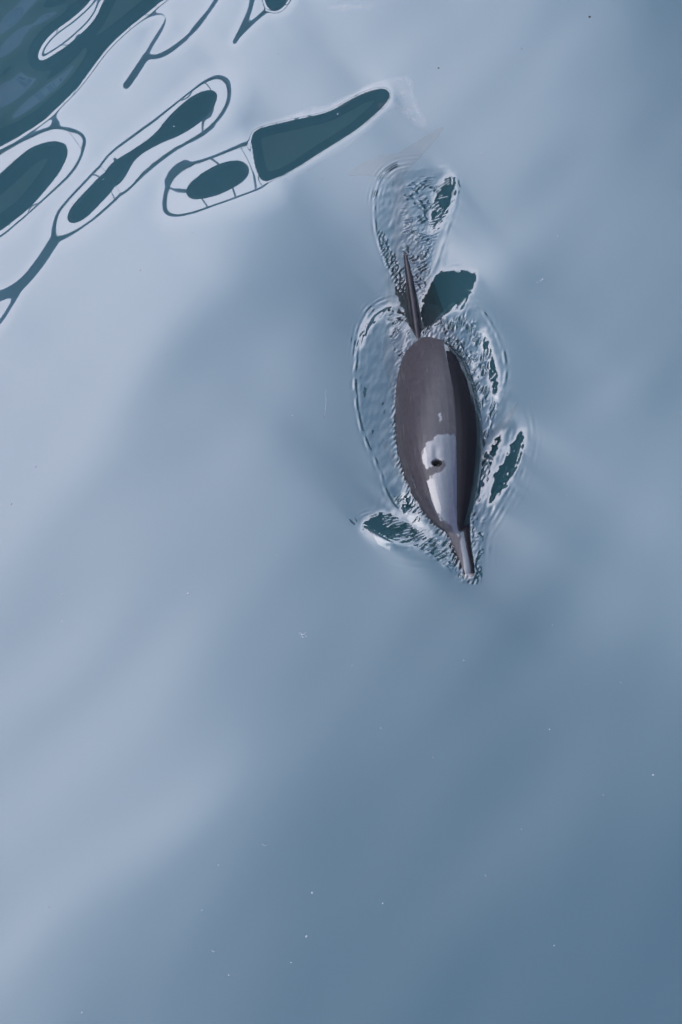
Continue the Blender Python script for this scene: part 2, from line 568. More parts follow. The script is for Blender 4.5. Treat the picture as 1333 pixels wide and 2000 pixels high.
        zz_ = IF(pre * F(res)); p_ = zz_.copy(); rz_ = (res * zz_).sum()
        for ci in range(NCG):
            Ap = A(p_)
            al = rz_ / (p_ * Ap).sum()
            dz += al * p_; res -= al * Ap
            zz_ = IF(pre * F(res)); rn = (res * zz_).sum()
            p_ = zz_ + rn / rz_ * p_; rz_ = rn
        z = z + dz
        zh = F(z)
        zx = IF(1j * kx * zh); zy = IF(1j * ky * zh)
    T = mirror_T(zx, zy)
    pb = unproj(856, 880)      # level of the sea where the dolphin floats
    ZF = (z - z[int((pb[1] - GY0) / GD), int((pb[0] - GX0) / GD)]) * ex
    z = ZF.copy()
DBG = (float(np.abs((T - Tt) * (edge > .99)).mean()), float(ZF.min()), float(ZF.max()))
print('water fit: mean error, lowest, highest', DBG)

# mesh lines: fine round the dolphin, coarser elsewhere, then out to the horizon
def lines(a0, a1, f0, f1, coarse, fine, far):
    s = [np.arange(f0, f1, fine)]
    left = f0 - coarse * np.arange(1, int((f0 - a0) / coarse) + 1)
    right = s[0][-1] + coarse * np.arange(1, int((a1 - f1) / coarse) + 1)
    core = np.concatenate([left[::-1], s[0], right])
    g = []; st = coarse * 1.6; p = 0.0
    while p < far:
        p += st; st *= 1.35; g.append(p)
    g = np.array(g)
    return np.concatenate([(core[0] - g)[::-1], core, core[-1] + g])


FX0, FY0, FD = -0.02, -0.42, 0.0027
FX1, FY1 = 1.08, 2.25
xs = lines(-2.15, 2.15, FX0, FX1, 0.007, FD, 400)
ys = lines(-2.35, 3.45, FY0, FY1, 0.007, FD, 400)
inner_x = (xs > gx[2]) & (xs < gx[-3]); inner_y = (ys > gy[2]) & (ys < gy[-3])
ZP = np.fft.irfft2(np.fft.rfft2(ZF) / ((4 + 2 * np.cos(ky * GD)) / 6) / ((4 + 2 * np.cos(kx * GD)) / 6), ZF.shape)
Z = cubic_w(ys, gy[0], GD, GNY) @ ZP @ cubic_w(xs, gx[0], GD, GNX).T
XX, YY = np.meshgrid(xs, ys)

# --- fine water: chop, capillary ripples and rims of the wake, on the fine part of the grid
ix = np.where((xs >= FX0 - 1e-6) & (xs < FX1))[0]; iy = np.where((ys >= FY0 - 1e-6) & (ys < FY1))[0]
sl_ = (slice(iy[0], iy[-1] + 1), slice(ix[0], ix[-1] + 1))
fX, fY = XX[sl_], YY[sl_]
fU, fV = proj(fX, fY, np.zeros_like(fX))
lf = Local(fU, fV)
H = np.zeros_like(fX)
shp = H.shape
nA = band_noise(shp, FD, .075, .030, math.radians(72), 1)
nB = band_noise(shp, FD, .060, .024, math.radians(50), 2)
nC = band_noise(shp, FD, .044, .017, math.radians(66), 3)
nD = band_noise(shp, FD, .12, .07, math.radians(60), 4)
nE = band_noise(shp, FD, .070, .028, math.radians(25), 5)


SLOPE = {}


def chop(poly, noise, amp, soft=14, grad=None):
    """roughens the water inside an outline; amp is the rms slope"""
    key = id(noise)
    if key not in SLOPE: SLOPE[key] = rms_slope(noise, FD)
    amp = amp / SLOPE[key]
    w, d = lf.sd(smooth_poly(poly), soft + 5)
    if w is None: return
    k = np.clip((d + soft * .3) / soft, 0, 1)
    k = k * k * (3 - 2 * k)
    if grad is not None:
        (u0, v0, u1, v1) = grad
        e = ((fU[w] - u0) * (u1 - u0) + (fV[w] - v0) * (v1 - v0)) / ((u1 - u0) ** 2 + (v1 - v0) ** 2)
        k = k * np.clip(e, 0, 1)
    H[w] += amp * k * noise[w]


def ridge(pts, amp, lam, wid, side=0.0, closed=False):
    """a rim with a train of capillary ripples along it"""
    pts = smooth_poly(pts, closed=False)
    w, d = lf.sd(pts, wid * 3, closed=False)
    if w is None: return
    ends = np.minimum(np.hypot(fU[w] - pts[0][0], fV[w] - pts[0][1]), np.hypot(fU[w] - pts[-1][0], fV[w] - pts[-1][1]))
    amp = amp * lam / 440 / (2 * np.pi)
    ww = np.clip(.65 + .5 * nD[w], .1, 1.3)
    H[w] += amp * ww * np.cos(2 * np.pi * d / lam) * np.exp(-(d / wid) ** 2) * np.clip(ends / 40, 0, 1)




def ridged(n): return (1.15 - np.abs(n) * 1.25) * np.clip(.45 + .75 * nD, .05, 1.5)


rE, rA, rB = ridged(nE), ridged(nA), ridged(nB)
UP_CHOP = [(800, 352), (830, 345), (862, 350), (884, 350), (880, 400), (862, 450), (845, 500), (835, 560), (835, 600), (800, 600), (790, 540), (785, 470), (785, 400)]
chop(UP_CHOP, rE, .32, 18)
chop(UP_CHOP, nB, .05, 18)
chop([(800, 420), (850, 430), (850, 520), (830, 600), (780, 585), (745, 520), (735, 460), (760, 470), (790, 540)], nC, .09, 14)
chop([(733, 455), (748, 460), (775, 520), (800, 560), (800, 610), (770, 560), (745, 515)], nC, .32, 9)
chop([(730, 380), (800, 350), (800, 480), (790, 560), (750, 500)], nA, .035, 14)
chop([(820, 650), (850, 645), (900, 615), (930, 640), (960, 690), (975, 760), (965, 840), (940, 880), (925, 760), (880, 690), (820, 670)], rA, .46, 14)
chop([(820, 655), (850, 650), (900, 630), (940, 660), (930, 720), (890, 700), (820, 690)], nC, .13, 14)
chop([(825, 648), (860, 645), (880, 650), (880, 695), (825, 695)], rB, .22, 12)
chop([(755, 615), (800, 610), (800, 700), (785, 740), (770, 700), (756, 660)], rB, .22, 10)
chop([(780, 640), (798, 630), (798, 700), (775, 780), (768, 850), (775, 930), (800, 990), (785, 975), (764, 900), (762, 800), (770, 700)], nC, .05, 8)
chop(LOBE_L, nA, .014, 20)
chop(LOBE_L, nC, .010, 20)
chop([(940, 850), (985, 830), (1024, 840), (1024, 880), (990, 960), (940, 1040), (932, 1140), (915, 1140), (925, 1000)], nA, .05, 10)
chop([(920, 1000), (955, 990), (945, 1040), (940, 1140), (915, 1140), (915, 1040)], rB, .22, 8)
chop([(735, 1015), (760, 1005), (830, 1040), (880, 1050), (900, 1130), (850, 1110), (830, 1078), (760, 1068)], rE, .26, 12)
chop([(790, 1045), (840, 1050), (890, 1070), (900, 1135), (850, 1110), (800, 1080)], nB, .12, 10)
chop([(770, 950), (800, 970), (830, 1020), (850, 1040), (800, 1020), (770, 990)], rB, .22, 10)
chop([(880, 1105), (940, 1105), (945, 1150), (895, 1150)], nC, .12, 9)
chop([(700, 1010), (830, 1030), (830, 1070), (740, 1060)], nB, .05, 8)
ALLW = [(800, 320), (735, 370), (728, 450), (760, 550), (700, 640), (690, 760), (700, 860), (745, 950), (700, 1020), (740, 1065), (850, 1115), (910, 1150), (950, 1110), (960, 1020), (1025, 930), (1030, 850), (990, 780), (985, 690), (940, 620), (880, 560), (890, 350)]
chop(ALLW, nD, .03, 30)
chop(ALLW, nA, .015, 20)
# tilted smooth patches stay calmer than the chop round them
calm = np.ones_like(H)
for P, s_p in PATCH:
    w, d = lf.sd(smooth_poly(P, it=1), 12)
    if w is None: continue
    k = np.clip((d + 5) / 10, 0, 1)
    calm[w] *= 1 - (.93 if s_p > .7 else .3) * k
H *= calm
# rims; the first number after the line is the slope of the ripples
RL = [(790, 596), (748, 594), (715, 632), (699, 690), (692, 745), (694, 800), (708, 862), (738, 915), (752, 960), (768, 990), (785, 1010)]
ridge(RL, .42, 13, 6)
ridge([(770, 592), (735, 604), (708, 640), (698, 690), (695, 720)], .30, 8, 13)
ridge([(696, 720), (694, 800), (710, 862)], .10, 9, 9)
ridge([(812, 325), (780, 330), (748, 352), (733, 385), (730, 440), (742, 500), (770, 550), (795, 590)], .36, 12, 6)
ridge([(815, 322), (775, 330), (745, 358), (732, 395), (730, 430)], .30, 8, 12)
ridge([(840, 330), (872, 330), (894, 350), (893, 400), (876, 450), (856, 505), (836, 560)], .14, 14, 7)
ridge([(878, 338), (890, 350), (888, 368)], .30, 8, 9)
ridge([(865, 521), (895, 519), (926, 523)], .16, 9, 6)
ridge([(918, 588), (908, 612), (888, 642), (870, 660)], .16, 10, 13)
ridge([(915, 600), (945, 625), (972, 668), (987, 715), (986, 760), (974, 792)], .26, 14, 7)
ridge([(1018, 800), (1032, 845), (1028, 885), (1006, 955), (968, 1015), (945, 1045), (940, 1120)], .07, 12, 20)
ridge([(991, 850), (982, 890), (962, 935), (946, 985), (935, 1020)], .07, 13, 5)
ridge([(1024, 845), (1024, 885), (1000, 950), (965, 1000), (944, 1040)], .16, 13, 6)
ridge([(702, 1030), (735, 1060), (775, 1085), (825, 1080), (850, 1105), (880, 1128), (905, 1145)], .24, 11, 6)
ridge([(820, 1078), (838, 1084), (850, 1105)], .4, 10, 4)
ridge([(715, 1055), (745, 1090), (790, 1112), (840, 1118), (880, 1128)], .045, 12, 18)
ridge([(700, 1020), (712, 1010), (730, 1004)], .35, 8, 9)
ridge([(762, 955), (775, 985), (800, 1012), (850, 1040)], .25, 12, 6)
# rings where the tail stroke broke the surface
w, d = lf.sd([(828, 356), (829, 357)], 40, closed=False)
H[w] += .00022 * np.cos(2 * np.pi * d / 11) * np.exp(-(d / 26) ** 2)
w, d = lf.sd([(930, 640), (931, 641)], 60, closed=False)
H[w] += .00014 * np.cos(2 * np.pi * d / 12) * np.exp(-((d - 30) / 22) ** 2)

# water piles up along the swimming body and curls off it
BODY_L = [(800, 683), (786, 740), (773, 800), (772, 850), (779, 900), (795, 950), (820, 1000), (850, 1030), (872, 1048), (892, 1110), (905, 1137)]
BODY_R = [(820, 683), (860, 690), (890, 715), (915, 760), (935, 830), (941, 880), (940, 930), (930, 985), (914, 1035), (926, 1065), (931, 1110), (925, 1137)]
for bl, sd_ in ((BODY_L, 9), (BODY_R, 9)):
    p = smooth_poly(bl, closed=False)
    w, d = lf.sd(p, 40, closed=False)
    H[w] += np.exp(-(d / sd_) ** 2) * (.0020 + .0006 * nC[w] + .0005 * nB[w])
# fold the fine water in, faded at the border of the fine part
fe = np.clip(np.minimum.reduce([(fX - fX.min()) / .04, (fX.max() - fX) / .04, (fY - fY.min()) / .04, (fY.max() - fY) / .04]), 0, 1)
Z[sl_] += H * fe
# a slow long swell everywhere beyond
far_k = 1 - np.clip(np.minimum.reduce([(XX + 2.9) / .6, (2.9 - XX) / .6, (YY + 2.9) / .6, (4.2 - YY) / .6]), 0, 1)
Z += far_k * (0.02 * np.sin(XX * .9 + YY * 1.3) + 0.012 * np.sin(XX * 1.9 - YY * .7 + 1))
Z += 0.0004 * np.sin(XX * 3.1 + 1.2 * YY) + .0003 * np.sin(-XX * 5.3 + 4.2 * YY)

nx, ny = len(xs), len(ys)


def water_z(x, y):
    i = int(np.clip(np.searchsorted(xs, x) - 1, 0, nx - 2)); j = int(np.clip(np.searchsorted(ys, y) - 1, 0, ny - 2))
    a = (x - xs[i]) / (xs[i + 1] - xs[i]); b = (y - ys[j]) / (ys[j + 1] - ys[j])
    return (Z[j, i] * (1 - a) + Z[j, i + 1] * a) * (1 - b) + (Z[j + 1, i] * (1 - a) + Z[j + 1, i + 1] * a) * b


print('water height along the body', [round(float(water_z(*unproj(u_, v_)[:2])), 3) for u_, v_ in ((700, 650), (760, 700), (815, 640), (760, 850), (850, 850), (960, 850), (780, 1000), (900, 1080), (960, 1000), (780, 400))])
co = np.stack([XX, YY, Z], -1).reshape(-1, 3)
idx = np.arange(nx * ny).reshape(ny, nx)
quads = np.stack([idx[:-1, :-1], idx[:-1, 1:], idx[1:, 1:], idx[1:, :-1]], -1).reshape(-1, 4)
# closing sides and bottom 5 m down
border = np.concatenate([idx[0, :-1], idx[:-1, -1], idx[-1, :0:-1], idx[:0:-1, 0]])
nb = len(border)
low = co[border].copy(); low[:, 2] = -5.0
lowi = np.arange(nb) + len(co)
co2 = np.concatenate([co, low])
sides = np.stack([border, lowi, np.roll(lowi, -1), np.roll(border, -1)], -1)
loops = np.concatenate([quads.ravel(), sides.ravel(), lowi[::-1]])
starts = np.concatenate([np.arange(len(quads) + len(sides)) * 4, [(len(quads) + len(sides)) * 4]])
me = bpy.data.meshes.new('sea_water')
me.vertices.add(len(co2)); me.vertices.foreach_set('co', co2.astype(np.float32).ravel())
me.loops.add(len(loops)); me.loops.foreach_set('vertex_index', loops.astype(np.int32))
me.polygons.add(len(starts)); me.polygons.foreach_set('loop_start', starts.astype(np.int32))
try:
    me.polygons.foreach_set('loop_total', np.concatenate([np.full(len(starts) - 1, 4), [nb]]).astype(np.int32))
except Exception:
    pass
sm = np.ones(len(starts), bool); sm[len(quads):] = False
me.update(calc_edges=True)
me.polygons.foreach_set('use_smooth', sm)
me.validate()
water = bpy.data.objects.new('sea_water', me)
COL.objects.link(water)
tag(water, 'calm blue green sea water with slow swell and the wake round the dolphin', kind='structure')

m = bpy.data.materials.new('sea_water')
m.use_nodes = True
t = m.node_tree; t.nodes.clear()
o_ = t.nodes.new('ShaderNodeOutputMaterial')
gl = t.nodes.new('ShaderNodeBsdfGlossy'); gl.inputs['Roughness'].default_value = 0.012
tr = t.nodes.new('ShaderNodeBsdfTransparent')
fr = t.nodes.new('ShaderNodeFresnel'); fr.inputs['IOR'].default_value = 1.33
fm = t.nodes.new('ShaderNodeMath'); fm.operation = 'MULTIPLY_ADD'; fm.use_clamp = True
fm.inputs[1].default_value = 1.6; fm.inputs[2].default_value = 0.17
mixs = t.nodes.new('ShaderNodeMixShader')
t.links.new(fr.outputs[0], fm.inputs[0]); t.links.new(fm.outputs[0], mixs.inputs[0])
t.links.new(tr.outputs[0], mixs.inputs[1]); t.links.new(gl.outputs[0], mixs.inputs[2])
t.links.new(mixs.outputs[0], o_.inputs['Surface'])
vo = t.nodes.new('ShaderNodeVolumeScatter'); vo.inputs['Color'].default_value = (0.30, 0.63, 0.60, 1); vo.inputs['Density'].default_value = 1.9
vo.inputs['Anisotropy'].default_value = 0.0
va = t.nodes.new('ShaderNodeVolumeAbsorption'); va.inputs['Color'].default_value = (0.0, 0.55, 0.7, 1); va.inputs['Density'].default_value = 0.75
vs = t.nodes.new('ShaderNodeAddShader')
t.links.new(vo.outputs[0], vs.inputs[0]); t.links.new(va.outputs[0], vs.inputs[1])
t.links.new(vs.outputs[0], o_.inputs['Volume'])
me.materials.append(m)

# sea floor well below
fl = mesh_obj('sea_floor', [(-430, -430, -5.3), (430, -430, -5.3), (430, 430, -5.3), (-430, 430, -5.3)], [(0, 1, 2, 3)],
              mat('silt', (0.03, 0.05, 0.05), .9, .1, .4, .5))
tag(fl, kind='structure')

# ------------------------------------------------------------------ ships (above the picture; seen mirrored in the water)
M_FASCIA = mat('dark_paint', (0.012, 0.018, 0.02), .5, .3, .3, 1.5)
M_WALL = mat('grey_green_paint', (0.42, 0.46, 0.30), .5, .3, .15, .6)
M_FRAME = mat('pale_grey_paint', (0.8, 0.82, 0.84), .4, .4, .08, 3)
M_RAIL = mat('rail_paint', (0.88, 0.9, 0.92), .35, .4, .08, 3)
M_PANE = mat('window_glass', (0.05, 0.10, 0.18), .05, 1.0, .2, 1)
M_PANE.node_tree.nodes['Principled BSDF'].inputs['IOR'].default_value = 2.6
M_HULL = mat('dark_hull_paint', (0.010, 0.011, 0.014), .45, .3, .3, .8)


def box(u0, u1, v0, v1, z0, z1):
    vs = [(u, v, z) for z in (z0, z1) for v in (v0, v1) for u in (u0, u1)]
    return vs, [(0, 2, 3, 1), (4, 5, 7, 6), (0, 1, 5, 4), (2, 6, 7, 3), (0, 4, 6, 2), (1, 3, 7, 5)]


def bev_box(name, dims, m_, parent, bev=.02):
    vs, fs = box(*dims)
    o = mesh_obj(name, vs, fs, m_, parent, smooth=False)
    if bev:
        b = bmesh.new(); b.from_mesh(o.data)
        bmesh.ops.bevel(b, geom=b.edges[:], offset=bev, segments=1, affect='EDGES')
        b.to_mesh(o.data); b.free()
    return o


def tube_mesh(name, pts, r, n=8):
    vs, fs = [], []
    for i, p in enumerate(pts):
        p = Vector(p)
        a = Vector(pts[min(i + 1, len(pts) - 1)]) - Vector(pts[max(i - 1, 0)])
        a.normalize()
        s_ = a.cross(Vector((0.01, 0.02, 1)) if abs(a.z) < .9 else Vector((1, 0, 0))).normalized()
        q = a.cross(s_)
        rr = r[i] if hasattr(r, '__len__') else r
        for k in range(n):
            c = 2 * math.pi * k / n
            vs.append(p + s_ * rr * math.cos(c) + q * rr * math.sin(c))
    for i in range(len(pts) - 1):
        for k in range(n):
            fs.append((i * n + k, i * n + (k + 1) % n, (i + 1) * n + (k + 1) % n, (i + 1) * n + k))
    fs.append(tuple(range(n))[::-1]); fs.append(tuple((len(pts) - 1) * n + k for k in range(n)))
    return vs, fs


# local frame of the moored ship: x along its side, y away from us
ship = empty('moored_ship', (NH[0] * SHIP_D, NH[1] * SHIP_D, 0), math.atan2(MH[1], MH[0]))
tag(ship, 'tall ship with dark deck edge and pale rail mirrored in the top left water', 'ship')
U0, U1 = -52.0, 70.0
hv = []
hf = []
NS = 36
for i in range(NS + 1):
    s_ = i / NS
    u = U0 - 4 + (U1 - U0 + 12) * s_
    bulge = 1 - max(0, (s_ - .8) / .2) ** 2 * .9
    for z, off in ((-2.0, 1.4), (0.0, .9), (3.0, .5), (6.5, .15), (9.0, 0.1)):
        hv.append((u, 7 - (7 - off) * bulge, z))
    for z, off in ((9.0, 0.1), (-2.0, 1.4)):
        hv.append((u, 7 + (7 - off) * bulge, z))
for i in range(NS):
    for k in range(7):
        a = i * 7 + k; b = i * 7 + (k + 1) % 7
        hf.append((a, b, b + 7, a + 7))
hf.append(tuple(range(7))[::-1]); hf.append(tuple(NS * 7 + k for k in range(7)))
mesh_obj('hull', hv, hf, M_HULL, ship, smooth=False)
bev_box('superstructure', (U0, U1, 1.6, 12.5, 9.0, SHIP_TOP - .55), M_WALL, ship, 0)
bev_box('window_band', (U0 + .3, U1 - .3, 1.58, 1.62, 12.0, 15.15), M_FRAME, ship, 0)
bev_box('deck', (U0 - .5, U1 + .5, 0.0, 13.2, SHIP_TOP - .55, SHIP_TOP), M_FASCIA, ship, .05)
bev_box('funnel', (2, 7, 5, 9, SHIP_TOP, SHIP_TOP + 1.2), M_FRAME, ship, .2)
vs_, fs_ = tube_mesh('hand_rail', [(u, 0.06, SHIP_TOP + 1.25) for u in np.linspace(U0, U1, 40)], .20)
mesh_obj('hand_rail', vs_, fs_, M_RAIL, ship)
vs_, fs_ = tube_mesh('s', [(0, 0.06, 0), (0, 0.06, 1.15)], .10)
st0 = mesh_obj('stanchion', vs_, fs_, M_RAIL, ship)
st0.location = (U0 + .2, 0, SHIP_TOP)
u = U0 + .2
k = 0
while u < U1 - 2.2:
    u += (4.0, 4.6, 4.2, 4.8)[k % 4]; k += 1
    c = st0.copy(); COL.objects.link(c); c.parent = ship; c.location = (u, 0, SHIP_TOP)
# two rows of windows, frame > pane
for row, (z0, z1) in enumerate(((12.4, 14.8), (9.6, 11.7))):
    wf = None
    for i in range(29):
        u = U0 + 1.6 + i * 4.15
        if wf is None:
            b = bmesh.new()
            for dims in ((0, 3.0, -.10, .0, 0, .22), (0, 3.0, -.10, .0, z1 - z0 - .22, z1 - z0), (0, .22, -.10, .0, .22, z1 - z0 - .22),
                         (2.78, 3.0, -.10, .0, .22, z1 - z0 - .22), (1.95, 2.10, -.09, .0, .22, z1 - z0 - .22)):
                vs_, fs_ = box(*dims)
                vv = [b.verts.new(p) for p in vs_]
                for q in fs_: b.faces.new([vv[j] for j in q])
            wm = bpy.data.meshes.new('window'); b.to_mesh(wm); b.free(); wm.materials.append(M_FRAME)
            wf = bpy.data.objects.new('window', wm); COL.objects.link(wf); wf.parent = ship
            vs_, fs_ = box(.2, 2.8, -.05, .0, .2, z1 - z0 - .2)
            pf = mesh_obj('pane', vs_, fs_, M_PANE, wf, smooth=False)
            o = wf
        else:
            o = wf.copy(); COL.objects.link(o); o.parent = ship
            p2 = pf.copy(); COL.objects.link(p2); p2.parent = o
        o.location = (u, 1.577, z0)

# the ship we look down from: its dark side closes the view to the right
own = empty('dark_ship_side', (6.4, 0, 0), 0)
tag(own, 'dark ship side mirrored as the black half of the dolphin back', 'ship')
vs_, fs_ = [], []
ysd = np.linspace(-16, 17, 29)
for i, y in enumerate(ysd):
    for z, off in ((-2.5, .9), (0, .5), (3, .2), (8.7, 0.0), (8.7, 9), (-2.5, 9)):
        vs_.append((off, y, z))
for i in range(28):
    for k in range(6):
        a = i * 6 + k; b = i * 6 + (k + 1) % 6
        fs_.append((a, a + 6, b + 6, b))
fs_.append(tuple(range(6))); fs_.append(tuple(28 * 6 + k for k in range(6))[::-1])
mesh_obj('hull', vs_, fs_, M_HULL, own, smooth=False)
vs_, fs_ = tube_mesh('r', [(.1, y, 8.8) for y in ysd], .12)
mesh_obj('bulwark_cap', vs_, fs_, M_FASCIA, own)


# ------------------------------------------------------------------ the dolphin
def catmull(P, n):
    P = np.asarray(P, float)
    Q = np.vstack([2 * P[0] - P[1], P, 2 * P[-1] - P[-2]])
    outp = []
    for i in range(len(P) - 1):
        a, b, c, d = Q[i:i + 4]
        for t_ in np.arange(n) / n:
            outp.append(.5 * (2 * b + (c - a) * t_ + (2 * a - 5 * b + 4 * c - d) * t_ ** 2 + (3 * b - 3 * c + d - a) * t_ ** 3))
    outp.append(P[-1])
    return np.array(outp)


def loft(rows, n=5, seg=40, top_pow=1.0):
    """rows: (px u, px v, centre height, half width m, half height up, half height down)"""
    R = catmull(rows, n)
    ctr = np.array([unproj(r[0], r[1], r[2]) for r in R])
    vs, fs = [], []
    for i, r in enumerate(R):
        a = ctr[min(i + 1, len(R) - 1)] - ctr[max(i - 1, 0)]
        a /= np.linalg.norm(a)
        side = np.cross(a, (0, 0, 1)); side /= np.linalg.norm(side)
        up = np.cross(side, a)
        for k in range(seg):
            c = 2 * math.pi * k / seg
            x_, y_ = math.cos(c), math.sin(c)
            hh = r[4] if y_ > 0 else r[5]
            vs.append(ctr[i] + side * r[3] * math.copysign(abs(x_) ** top_pow, x_) + up * hh * y_)
    for i in range(len(R) - 1):
        for k in range(seg):
            fs.append((i * seg + k, i * seg + (k + 1) % seg, (i + 1) * seg + (k + 1) % seg, (i + 1) * seg + k))
    fs.append(tuple(range(seg))[::-1]); fs.append(tuple((len(R) - 1) * seg + k for k in range(seg)))
    return vs, fs


BODY = [
    (776, 335, -.20, .030, .022, .022),
    (778, 360, -.21, .032, .045, .045),
    (786, 430, -.235, .052, .080, .080),
    (797, 510, -.235, .090, .120, .130),
    (806, 590, -.215, .130, .155, .165),
    (815, 640, -.240, .155, .166, .185),
    (826, 690, -.176, .190, .172, .190),
    (844, 745, -.086, .196, .176, .190),
    (855, 810, -.025, .198, .170, .185),
    (860, 870, .000, .195, .157, .175),
    (865, 925, .004, .170, .141, .160),
    (871, 968, .008, .140, .118, .140),
    (878, 1000, .012, .106, .092, .115),
    (886, 1025, .014, .070, .062, .090),
    (892, 1042, .014, .036, .032, .070),
    (896, 1054, .012, .012, .012, .030),
]
BEAK = [
    (884, 1000, -.006, .082, .036, .05),
    (890, 1028, .006, .068, .030, .045),
    (896, 1050, .012, .054, .027, .040),
    (904, 1080, .018, .043, .026, .034),
    (911, 1105, .022, .037, .024, .028),
    (915, 1122, .024, .030, .019, .020),
    (917, 1135, .022, .014, .010, .010),
]


def px_at(p): return proj(p[0], p[1], p[2])


def fin(secs, seg=20):
    """secs: (leading point, trailing point, half thickness, thickness axis)"""
    vs, fs = [], []
    for le, te, th, ax in secs:
        le, te, ax = np.array(le), np.array(te), np.array(ax)
        for k in range(seg):
            c = 2 * math.pi * k / seg
            s_ = .5 - .5 * math.cos(c)
            y_ = math.sin(c) * (1 - .55 * s_) * 1.25
            vs.append(le + (te - le) * s_ + ax * th * y_)
    for i in range(len(secs) - 1):
        for k in range(seg):
            fs.append((i * seg + k, i * seg + (k + 1) % seg, (i + 1) * seg + (k + 1) % seg, (i + 1) * seg + k))
    fs.append(tuple(range(seg))[::-1]); fs.append(tuple((len(secs) - 1) * seg + k for k in range(seg)))
    return vs, fs


def lerp(a, b, t_): return np.asarray(a) * (1 - t_) + np.asarray(b) * t_


pieces = [loft(BODY), loft(BEAK, n=5, seg=28)]
# dorsal fin, seen nearly edge on
fb = unproj(818, 668, .035)
rb = unproj(806, 570, -.12)
tip = unproj(791, 491, .16)
axd = (rb - fb); axd[2] = 0; axd /= np.linalg.norm(axd)
axs = np.cross(axd, (0, 0, 1)); axs /= np.linalg.norm(axs)
secs = []
for t_ in np.linspace(0, 1, 15):
    tt = t_
    le = (1 - tt) ** 2 * fb + 2 * tt * (1 - tt) * (lerp(fb, tip, .50) + np.array([0, 0, .045])) + tt ** 2 * tip
    te = (1 - tt) ** 2 * rb + 2 * tt * (1 - tt) * (lerp(rb, tip, .42) - axd * .055) + tt ** 2 * (tip + axd * .012 - np.array([0, 0, .01]))
    secs.append((le, te, .026 * (1 - tt) ** .7 + .0055, axs))
dn_ = np.array([0, 0, -.13])
secs = [(fb + dn_, rb + dn_ * .4, .034, axs)] + secs
pieces.append(fin(secs))
# flukes
cf = unproj(776, 330, -.20)
for tp, mid in (((681, 341, -.15), (728, 322, -.17)), ((868, 250, -.16), (826, 288, -.18))):
    tpw, mdw = unproj(*tp), unproj(*mid)
    secs = []
    for t_ in np.linspace(0, 1, 12):
        p = (1 - t_) ** 2 * cf + 2 * t_ * (1 - t_) * mdw + t_ ** 2 * tpw
        ch = .10 * (1 - t_) ** .8 + .012
        secs.append((p + np.array([0, -ch * .8, 0]), p + np.array([0, ch * .9 + .01, 0]), .016 * (1 - t_) + .005, (0, 0, 1)))
    pieces.append(fin(secs))
# flippers
for rt, md, tp, ax in (((925, 905, -.12), (975, 850, -.20), (1013, 786, -.20), (0, 0, 1)), ((800, 925, -.14), (765, 905, -.24), (742, 850, -.30), (0, 0, 1))):
    a, b, c = unproj(*rt), unproj(*md), unproj(*tp)
    secs = []
    for t_ in np.linspace(0, 1, 12):
        p = (1 - t_) ** 2 * a + 2 * t_ * (1 - t_) * b + t_ ** 2 * c
        ch = .075 * (1 - t_) ** .6 * (1 - .2 * t_) + .008
        secs.append((p + np.array([0, -ch, 0]), p + np.array([0, ch, 0]), .014 * (1 - t_) + .005, ax))
    pieces.append(fin(secs))
vs_, fs_ = [], []
for pv, pf_ in pieces:
    o_n = len(vs_)
    vs_ += list(pv); fs_ += [tuple(i + o_n for i in q) for q in pf_]
tmp = mesh_obj('body', vs_, fs_)
md = tmp.modifiers.new('r', 'REMESH'); md.mode = 'VOXEL'; md.voxel_size = 0.0042; md.use_smooth_shade = True
md2 = tmp.modifiers.new('s', 'SMOOTH'); md2.factor = .6; md2.iterations = 7
dg = bpy.context.evaluated_depsgraph_get()
bme = bpy.data.meshes.new_from_object(tmp.evaluated_get(dg))
bpy.data.objects.remove(tmp)
nv = len(bme.vertices)
P = np.empty(nv * 3, np.float32); bme.vertices.foreach_get('co', P); P = P.reshape(-1, 3).astype(float)
Np = np.empty(nv * 3, np.float32); bme.vertices.foreach_get('normal', Np); Np = Np.reshape(-1, 3).astype(float)
pu, pv_ = proj(P[:, 0], P[:, 1], P[:, 2])
above = (P[:, 2] > -.03) & (Np[:, 2] > .05)
# blowhole: a crescent pit in a shallow bowl, a soft hollow behind it
du, dv = pu - 853.5, pv_ - 903.5 - .008 * (pu - 853) ** 2 * 0
sc_ = pxm(900, .12)
e1 = (du / 9.5) ** 2 + (dv / 5.6) ** 2
dep = np.where(above, .020 * np.clip(1.25 - e1, 0, 1) ** .7 + .005 * np.exp(-((du / 17) ** 2 + ((dv) / 13) ** 2)), 0)
dep = dep + np.where(above, .0025 * np.exp(-(((du + 1) / 7) ** 2 + ((dv + 22) / 14) ** 2)), 0)
# lip at the front of the pit, ridge of the forehead
dep = dep - np.where(above, .0020 * np.exp(-(((du - 10) / 7) ** 2 + ((dv) / 9) ** 2)), 0)
P = P - Np * dep[:, None]
# fine unevenness of wet skin
bme.vertices.foreach_set('co', P.astype(np.float32).ravel())


def vattr(name, val):
    a = bme.attributes.new(name, 'FLOAT', 'POINT')
    a.data.foreach_set('value', val.astype(np.float32))


def pnoise(seed, lu, lv, x=None, y=None):
    """a few random waves: cheap smooth noise over the skin"""
    r = np.random.default_rng(seed)
    x = pu if x is None else x; y = pv_ if y is None else y
    s_ = np.zeros_like(x)
    for k in range(14):
        a = r.uniform(0, 2 * np.pi); f_ = r.uniform(.5, 2.0)
        s_ += np.cos(2 * np.pi * f_ * (x * math.cos(a) / lu + y * math.sin(a) / lv) + r.uniform(0, 7)) / f_
    return s_ / 3.2


